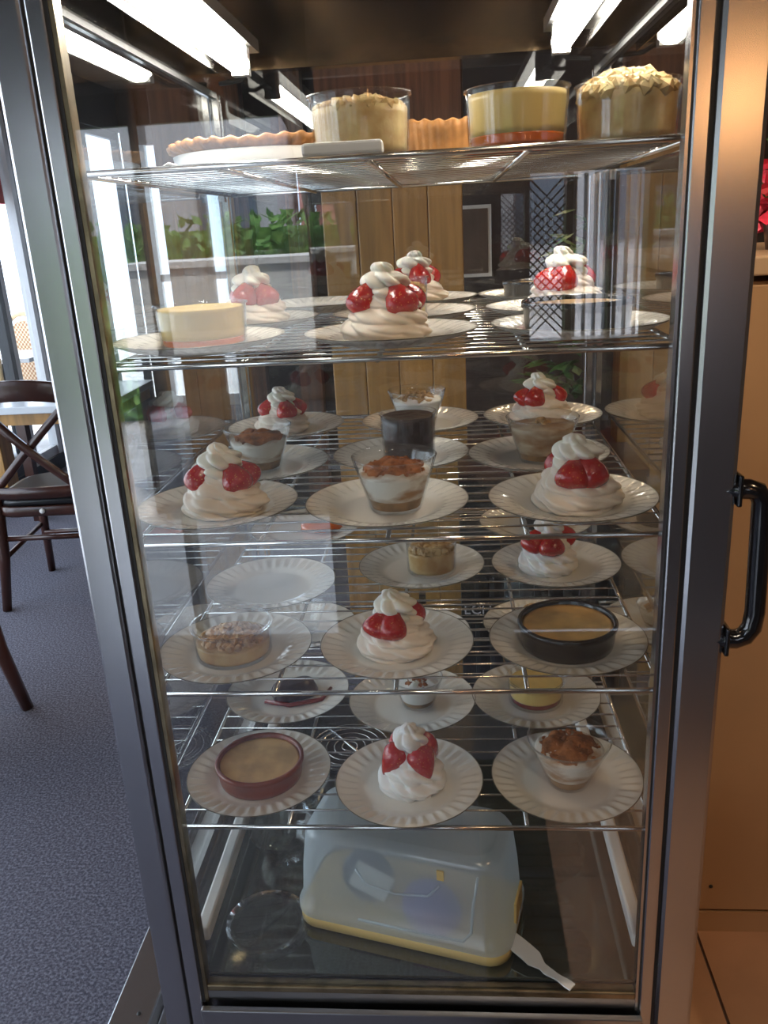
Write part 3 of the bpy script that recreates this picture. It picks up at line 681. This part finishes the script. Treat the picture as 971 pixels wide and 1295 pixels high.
def trifle(s, x, y, label, rb=.030, rt=.053, h=.066, kind='cocoa', seed=0, z=None, fill=.72):
    t_ = thing('dessert_glass', label, 'dessert', (x, y, ZS[s]+.0003+PZ if z is None else z), seed, 'desserts in flared glasses')
    cup_mesh(rb, rt, h).build('glass_cup', glass_cup, t_)
    zf = h*fill
    if kind in ('cocoa', 'plain', 'nuts'):
        fill_mesh(rb, rt, h, .0045, h*.24, seed=seed).build('sponge', sponge, t_)
        fill_mesh(rb, rt, h, h*.24, zf, .004, seed, dome=.006).build('cream_layer', layer_m if kind == 'cocoa' else white_cream, t_)
    else:
        fill_mesh(rb, rt, h, .0045, h*.2, seed=seed).build('sponge', sponge, t_)
        fill_mesh(rb, rt, h, h*.2, zf, .003, seed, dome=.002).build('caramel_cream', caramel_lay, t_)
    R1 = rb+(rt-rb)*fill
    if kind == 'cocoa':
        rc = R1*.76; pr = [(rc, zf-.003)]+[(rc*k, zf+.004+.011*(1-k*k)) for k in (.97, .9, .8, .65, .5, .35, .2, .08)]+[(0, zf+.015)]
        MB().lathe(pr, 48, lambda r_, z, a, i: (r_*(1+.22*noise.noise(Vector((math.cos(a)*2, math.sin(a)*2, seed*1.3)))), z+.006*noise.noise(Vector((r_*math.cos(a)*60, r_*math.sin(a)*60, seed))))).build('cocoa_topping', cocoa, t_)
        crumbs(90, R1*.82, zf+.003, .012, .0032, cocoa, 'cocoa_crumbs', t_, seed, .6)
    if kind == 'nuts': crumbs(110, R1*.72, zf+.001, .012, .0052, nut_m, 'nut_topping', t_, seed, .5)
    if kind == 'caramel': crumbs(16, R1*.2, zf+.002, .008, .0045, nut_m, 'nut_topping', t_, seed, .6)
    if kind == 'plain': crumbs(60, R1*.6, zf, .008, .0035, cocoa, 'cocoa_topping', t_, seed, .5)
    return t_
def glass_dish(s, x, y, label, r_=.052, h=.052, kind='custard', seed=0, z=None):
    t_ = thing('glass_dish', label, 'dessert', (x, y, ZS[s]+.0003+PZ if z is None else z), seed, 'desserts in straight-sided glass dishes')
    cup_mesh(r_*.94, r_, h, ribs=32, lip=.0022).build('glass_wall', glass_cup, t_)
    if kind == 'custard':
        fill_mesh(r_*.94, r_, h, .0045, h*.24, .0004).build('caramel_layer', caramel, t_); fill_mesh(r_*.94, r_, h, h*.24, h*.94, .0006).build('custard', custard_y, t_)
    elif kind == 'cream':
        fill_mesh(r_*.94, r_, h, .0045, h*.30, .0004).build('syrup_layer', redjam, t_); fill_mesh(r_*.94, r_, h, h*.30, h*.86, .0006).build('custard', custard_y, t_)
    elif kind == 'crumble':
        fill_mesh(r_*.94, r_, h, .0045, h*.80, .003, seed).build('apple_filling', crumb_m, t_); crumbs(220, r_*.88, h*.78, .012, .0070, crumb_m, 'crumble_topping', t_, seed)
    elif kind == 'heaped':
        fill_mesh(r_*.94, r_, h, .0045, h*.84, .003, seed).build('apple_filling', crumb_m, t_); crumbs(320, r_*.90, h*.85, .022, .0085, crumb_m, 'crumble_topping', t_, seed)
    elif kind == 'apple':
        fill_mesh(r_*.94, r_, h, .0045, h*.70, .003, seed).build('apple_filling', apple_m, t_); crumbs(170, r_*.84, h*.70, .010, .0065, apple_m, 'apple_pieces', t_, seed)
    elif kind == 'choc':
        fill_mesh(r_*.94, r_, h, .0045, h*.95, .001, seed).build('chocolate_mousse', choc_m, t_)
    elif kind == 'low':
        fill_mesh(r_*.94, r_, h, .0045, h*.52, .003, seed).build('apple_filling', apple_m, t_); crumbs(120, r_*.75, h*.5, .014, .006, nut_m, 'crumb_topping', t_, seed)
    return t_
def ramekin(s, x, y, label, m_, fm, r_=.060, h=.037, z=None, name='custard_ramekin'):
    t_ = thing(name, label, 'dessert', (x, y, ZS[s]+.0003+PZ if z is None else z), 0, 'custards in ceramic ramekins')
    pr = [(0, 0), (r_*.88, 0), (r_*.92, .002), (r_*.945, h*.3), (r_*.96, h*.72), (r_*1.0, h*.80), (r_*1.005, h*.95), (r_*.985, h), (r_*.93, h), (r_*.91, h*.95), (r_*.89, h*.5), (r_*.88, .005), (0, .005)]
    MB().lathe(pr, 56).build('bowl', m_, t_)
    pr = [(0, .0055), (r_*.875, .0055), (r_*.895, h*.84), (r_*.85, h*.83), (r_*.5, h*.825), (0, h*.82)]
    MB().lathe(pr, 48).build('custard', fm, t_); return t_

XA, XB, XC = -.235, 0.0, .222
nm = {0: 'front', 1: 'middle', 2: 'back'}; sd = {0: 'left', 1: 'centre', 2: 'right'}
plates = [  # shelf, col, row, x, y, what lies on it
 (2, 0, 0, -.237, .122, 'under the glass dish of orange-based custard'), (2, 1, 0, .000, .118, 'under the big front pavlova'), (2, 2, 0, .224, .128, 'under the large black ramekin'),
 (2, 0, 1, -.225, .345, 'under the haze-covered left pavlova'), (2, 1, 1, .005, .345, 'under the brown glass dessert'), (2, 2, 1, .228, .345, 'under the pavlova behind the black ramekin'),
 (2, 0, 2, -.16, .585, 'empty'), (2, 1, 2, .015, .585, 'under the rear pavlova'), (2, 2, 2, .225, .585, 'under the small black ramekin'),
 (3, 0, 0, -.239, .122, 'under the pink-tinged pavlova'), (3, 1, 0, -.016, .114, 'under the cocoa-topped glass'), (3, 2, 0, .218, .112, 'under the widest pavlova'),
 (3, 0, 1, -.224, .318, 'under the streaky cream glass'), (3, 1, 1, -.010, .350, 'under the dark chocolate glass'), (3, 2, 1, .198, .328, 'under the caramel-streaked glass'),
 (3, 0, 2, -.23, .575, 'under the small back pavlova'), (3, 1, 2, .013, .583, 'under the nut-topped glass'), (3, 2, 2, .232, .590, 'under the back right pavlova'),
 (4, 0, 0, -.235, .112, 'under the low clear dish'), (4, 1, 0, -.013, .119, 'under the pavlova with three berries'), (4, 2, 0, .217, .123, 'under the black ramekin of yellow custard'),
 (4, 0, 1, -.229, .330, 'empty'), (4, 1, 1, .013, .395, 'under the glass of stewed apple'), (4, 2, 1, .234, .390, 'under the ruffled white pavlova'),
 (4, 0, 2, -.215, .595, 'under a dab of orange jelly'), (4, 2, 2, .222, .598, 'under the dark pot'),
 (5, 0, 0, -.224, .116, 'under the terracotta ramekin'), (5, 1, 0, -.004, .096, 'under the white cream pavlova'), (5, 2, 0, .217, .106, 'under the cocoa-dusted trifle'),
 (5, 0, 1, -.222, .340, 'under the chocolate slice'), (5, 1, 1, -.008, .310, 'under the small cream glass'), (5, 2, 1, .196, .322, 'under the red-based custard dish'),
 (5, 0, 2, -.235, .590, 'under the glass bowl'), (5, 1, 2, -.01, .555, 'empty'), (5, 2, 2, .225, .585, 'under the brown crumb dessert')]
for i, (s, c, r_, x, y, w_) in enumerate(plates):
    if w_ == 'empty': lb = 'empty white fluted plate, %s %s of %s shelf' % (nm[r_], sd[c], ORD[s])
    else: lb = 'white fluted plate %s, %s %s of %s shelf' % (w_, nm[r_], sd[c], ORD[s])
    lb = lb.replace('front left', 'front left').replace('middle centre', 'centre')
    plate(s, x, y, lb, i*.37)

# top shelf
def tart(x, y, z, rad, label, h=.034, dish=False):
    t_ = thing('tart', label, 'tart', (x, y, z))
    def fn(r_, zz, a, i):
        k = 1+.014*math.cos(a*60) if r_ > rad*.7 else 1
        return r_*k, zz+(.0016*math.cos(a*34+1) if zz > h*.8 and r_ > rad*.7 else 0)+(.0015*math.sin(a*5) if zz > h*.8 else 0)
    if dish:
        MB().lathe([(0, 0), (rad*.86, 0), (rad*.93, h*.12), (rad*.97, h*.70), (rad*.95, h*.72), (rad*.90, h*.2), (0, h*.2)], 72).build('dish', whiteplast, t_)
        MB().lathe([(0, h*.25), (rad*.86, h*.25), (rad*.93, h*.74), (rad*1.0, h*.84), (rad*1.02, h*.98), (rad*.98, h*1.03), (rad*.93, h*.9), (rad*.90, h*.7), (0, h*.7)], 204, fn).build('crust', crust, t_)
    else: MB().lathe([(0, 0), (rad*.88, 0), (rad*.93, h*.4), (rad*.99, h*.85), (rad, h), (rad*.96, h*1.04), (rad*.93, h*.9), (rad*.90, h*.6), (0, h*.6)], 204, fn).build('crust', crust, t_)
    MB().lathe([(0, h*.78), (rad*.6, h*.78), (rad*.91, h*.72), (rad*.90, h*.62), (0, h*.62)], 48).build('filling', tart_fill, t_)
    return t_
z1 = ZS[1]+.0002
tart(-.185, .36, z1, .128, 'large round tart with crimped golden crust, left on the top shelf', .046, True)
tart(.075, .42, z1, .105, 'crimped brown tart behind the two glass dishes on the top shelf', .058)
glass_dish(1, -.023, .115, 'glass dish of apple crumble on the top shelf, beside the white strip', .056, .064, 'crumble', 3, z=z1+.0005)
glass_dish(1, .150, .115, 'glass dish of yellow custard over orange caramel, middle right of top shelf', .056, .060, 'custard', 1, z=z1+.0005)
glass_dish(1, .272, .128, 'heaped glass dish of apple crumble at the top shelf right edge', .056, .060, 'heaped', 5, z=z1+.0005)
tag(MB().box(-.078, .006, .026, .052, 0, .013).build('white_strip', whiteplast, None, (0, 0, z1+.0003), bevel=.003), 'small white plastic strip lying before the left crumble dish', 'strip')
tag(MB().tube([(-.235, .17, .002), (-.262, .165, .012), (-.275, .16, .004)], .0022, 6).build('cord_loop', whiteplast, None, (0, 0, z1+.001)), 'short pale cord loop lying before the left tart', 'cord')
# shelf 2
glass_dish(2, -.232, .124, 'glass dish of yellow custard with orange base, front left of second shelf', .055, .050, 'custard', 2)
pavlova(2, -.004, .116, 'big pavlova with bright strawberries, front centre of second shelf', 0, .5, 1.0)
ramekin(2, .222, .130, 'wide black ramekin, front right of second shelf', black_m, custard_b, .066, .036)
pavlova(2, -.216, .345, 'pavlova behind the custard dish, left of second shelf', 1, 1.1, .95)
glass_dish(2, .006, .345, 'tall glass of brown mousse behind the big pavlova on second shelf', .034, .056, 'apple', 7)
pavlova(2, .236, .345, 'pavlova behind the wide black ramekin on second shelf', 2, .2, 1.0)
pavlova(2, .013, .585, 'rear pavlova on the second shelf, partly hidden by the brown glass', 0, 2.0, .98)
ramekin(2, .212, .585, 'small black ramekin at the back right of second shelf', black_m, custard_m, .05, .030)
# shelf 3
pavlova(3, -.230, .124, 'pavlova at front left of the third shelf, nearest the left glass', 1, 2.2, 1.0)
trifle(3, -.004, .112, 'flared glass of cocoa-topped layered cream, front centre of third shelf', .032, .054, .070, 'cocoa', 1)
pavlova(3, .222, .108, 'pavlova at front right of the third shelf, nearest the right post', 2, .9, 1.02)
trifle(3, -.224, .318, 'flared glass of streaky cream behind the left pavlova of third shelf', .030, .052, .068, 'cocoa', 2, fill=.68)
glass_dish(3, .003, .350, 'glass of dark chocolate mousse in the middle of third shelf', .042, .072, 'choc', 3)
trifle(3, .203, .322, 'flared glass with caramel-streaked cream behind right pavlova of third shelf', .032, .054, .066, 'caramel', 4, fill=.8)
pavlova(3, -.235, .575, 'small pavlova at the back left of third shelf', 0, .3, .9)
trifle(3, .009, .583, 'flared glass topped with nut flakes at the back of third shelf', .032, .052, .064, 'nuts', 5)
pavlova(3, .228, .588, 'pavlova at the back right of third shelf', 1, 3.0, .95)
# shelf 4
glass_dish(4, -.238, .112, 'low clear dish with crumb dessert, front left of fourth shelf', .054, .044, 'low', 6)
pavlova(4, -.014, .119, 'pavlova with swirled cream tip, front centre of fourth shelf', 2, .35, .97, nb=4)
ramekin(4, .217, .124, 'black ramekin of smooth yellow custard, front right of fourth shelf', black_m, custard_m, .066, .036)
glass_dish(4, .030, .392, 'straight glass of stewed apple, middle of fourth shelf', .042, .054, 'apple', 8)
pavlova(4, .222, .388, 'white ruffled pavlova behind the yellow custard ramekin of fourth shelf', 1, .25, 1.0, white=True, nb=4)
j = lump('orange_jelly', -.185, .598, ZS[4]+.0125, .040, .026, .009, caramel, 14, .15, 'mound of shiny orange jelly on the back left plate of fourth shelf', 'dessert')
ramekin(4, .232, .60, 'small dark pot at the back right of fourth shelf', black_m, custard_b, .042, .030)
# shelf 5
ramekin(5, -.222, .117, 'terracotta ramekin of browned custard, front left of bottom shelf', terra, custard_b, .064, .032)
pavlova(5, .000, .100, 'white cream pavlova with dark berries, front centre of bottom shelf', 0, .55, 1.0, white=True, nb=4, tips='down', spread=.8)
trifle(5, .220, .104, 'flared glass of white cream dusted with cocoa, front right of bottom shelf', .027, .058, .072, 'cocoa', 9, fill=.74)
sl = thing('chocolate_slice', 'chocolate dessert smear on the middle left plate of bottom shelf', 'dessert', (-.212, .345, ZS[5]+.0045))
MB().loft([rrect(.075, .05, .018, 0), rrect(.08, .055, .02, .006), rrect(.07, .045, .018, .018), rrect(.04, .02, .009, .024)]).build('slice', choc_m, sl, rot=(0, 0, .4))
MB().tube([(-.045, -.03, .003), (0, -.042, .003), (.05, -.025, .003), (.062, .01, .003)], .004, 8).build('sauce_line', redjam, sl)
trifle(5, .002, .312, 'small stemless glass of cream, middle of bottom shelf', .026, .042, .05, 'plain', 11)
glass_dish(5, .196, .320, 'glass dish of custard with dark red base, right of bottom shelf', .046, .040, 'cream', 12)
t_ = thing('glass_bowl', 'clear glass bowl on the back left plate of bottom shelf', 'bowl', (-.235, .585, ZS[5]+.0045))
cup_mesh(.028, .048, .055).build('bowl_wall', glass_cup, t_)
trifle(5, .222, .585, 'brown crumb dessert glass at the back right of bottom shelf', .028, .045, .045, 'nuts', 13)
# cabinet floor: container
tb = thing('storage_container', 'milky plastic container with yellow base on the cabinet floor', 'container', (-.012, .134, ZF+.0004), R(-14.5))
Lw, Ld = .330, .155
MB().loft([rrect(Lw-.012, Ld-.012, .03, 0), rrect(Lw, Ld, .034, .004), rrect(Lw, Ld, .034, .020), rrect(Lw-.006, Ld-.006, .032, .022)]).build('base_tray', yellow_pl, tb)
rings = [rrect(Lw+.004, Ld+.004, .036, .0225), rrect(Lw+.004, Ld+.004, .036, .034), rrect(Lw-.006, Ld-.006, .034, .037), rrect(Lw-.014, Ld-.014, .034, .10), rrect(Lw-.026, Ld-.024, .034, .155), rrect(Lw-.036, Ld-.032, .034, .165), rrect(Lw-.06, Ld-.055, .028, .170)]
MB().loft(rings, cap0=False).build('lid', milky, tb)
MB().tube([(-.06, -.071, .125), (-.045, -.074, .105), (0, -.075, .098), (.05, -.074, .105), (.066, -.071, .125)], .0020, 6).build('grip_ridge', milky, tb)
MB().tube([(.122, -.069, .150), (.115, -.072, .10), (.112, -.074, .055), (.100, -.075, .038), (.05, -.0755, .036), (-.06, -.0755, .036)], .0022, 6).build('side_ridge', milky, tb)
MB().box(-.005, .005, -.001, .001, 0, .016).build('latch_mark', yellow_pl, tb, (.068, -.0705, .135))
MB().box(Lw/2-.002, Lw/2+.002, -.02, .03, .03, .07).build('clip', yellow_pl, tb, bevel=.001)
g = MB(); rings = []
for i in range(17):
    u = i/16; w_ = .014 if u < .5 else .006+.001*math.cos(u*20); x = u*.115; z = .016*(1-u)**2+.004*abs(math.sin(u*5))
    if .45 < u < .55: w_ = .010
    rings.append([(x, -w_, z), (x, w_, z), (x, w_, z+.0022), (x, -w_, z+.0022)])
g.loft(rings, smooth=False).build('strap', whiteplast, tb, (Lw/2-.012, -.030, .002), (0, 0, R(-27)))
cd = thing('paper_card', 'white card leaning inside the milky container', 'card', (-.067, .090, ZF+.095), R(-14.5))
MB().box(-.030, .030, -.001, .001, -.022, .022).build('card', paper, cd, rot=(R(-8), R(22), 0))
dl = thing('dark_lid', 'dark teal round lid behind the card in the milky container', 'lid', (-.075, .125, ZF+.075), R(-14.5))
MB().lathe([(0, 0), (.040, 0), (.043, .003), (.040, .006), (0, .006)], 40).build('disc', frame_m, dl, rot=(R(78), 0, 0))
ld = thing('round_lid', 'round blue and mauve lid inside the milky container', 'lid', (.022, .068, ZF+.070), R(-14.5))
MB().lathe([(0, 0), (.042, 0), (.045, .003), (.042, .006), (0, .006)], 40).build('disc', lid_m, ld, rot=(R(78), 0, 0))
# glass bowls on floor
bs = thing('glass_bowls', '', 'bowl', (-.225, .30, ZF+.0004)); 
bpy.data.objects.remove(bs)
for k, (x, y, lb) in enumerate(((-.236, .26, 'front clear glass bowl on the cabinet floor, left of the milky container'), (-.232, .40, 'rear clear glass bowl on the cabinet floor, behind the other bowl'))):
    t_ = thing('glass_bowl', lb, 'bowl', (x, y, ZF+.0004))
    cup_mesh(.035, .058, .05, ribs=20).build('bowl_wall', glass_cup, t_)
t_ = thing('glass_plate', 'clear glass plate on the cabinet floor nearest the left post', 'plate', (-.235, .10, ZF+.0004))
MB().lathe([(0, 0), (.05, 0), (.062, .006), (.063, .008), (.05, .003), (0, .003)], 48).build('disc', glass_cup, t_)

# ================================================================ ROOM LAMPS
lg = thing('globe_lamp', 'warm glowing globe lamp behind the photographer', 'lamp', (.84, -1.62, 1.72))
MB().lathe([(0, -.07), (.04, -.058), (.065, -.025), (.07, 0), (.065, .025), (.04, .058), (0, .07)], 32).build('globe', lamp_m, lg); MB().tube([(0, 0, .08), (0, 0, ZC-1.722)], .005, 6).build('cord', gasket, lg)
spot('ceiling_spot', (1.3, -.8, 2.55), (.9, .6, .5), 38, 100, (1, .66, .36), .08)
spot('ceiling_spot', (.3, 2.0, 2.55), (.1, 1.6, 1.0), 30, 110, (1, .70, .42), .08)
spot('ceiling_spot', (1.2, 2.2, 2.55), (1.0, 2.2, .8), 16, 110, (1, .70, .42), .08)
spot('ceiling_spot', (.2, -1.2, 2.55), (0, .2, 1.0), 22, 70, (1, .86, .68), .10)
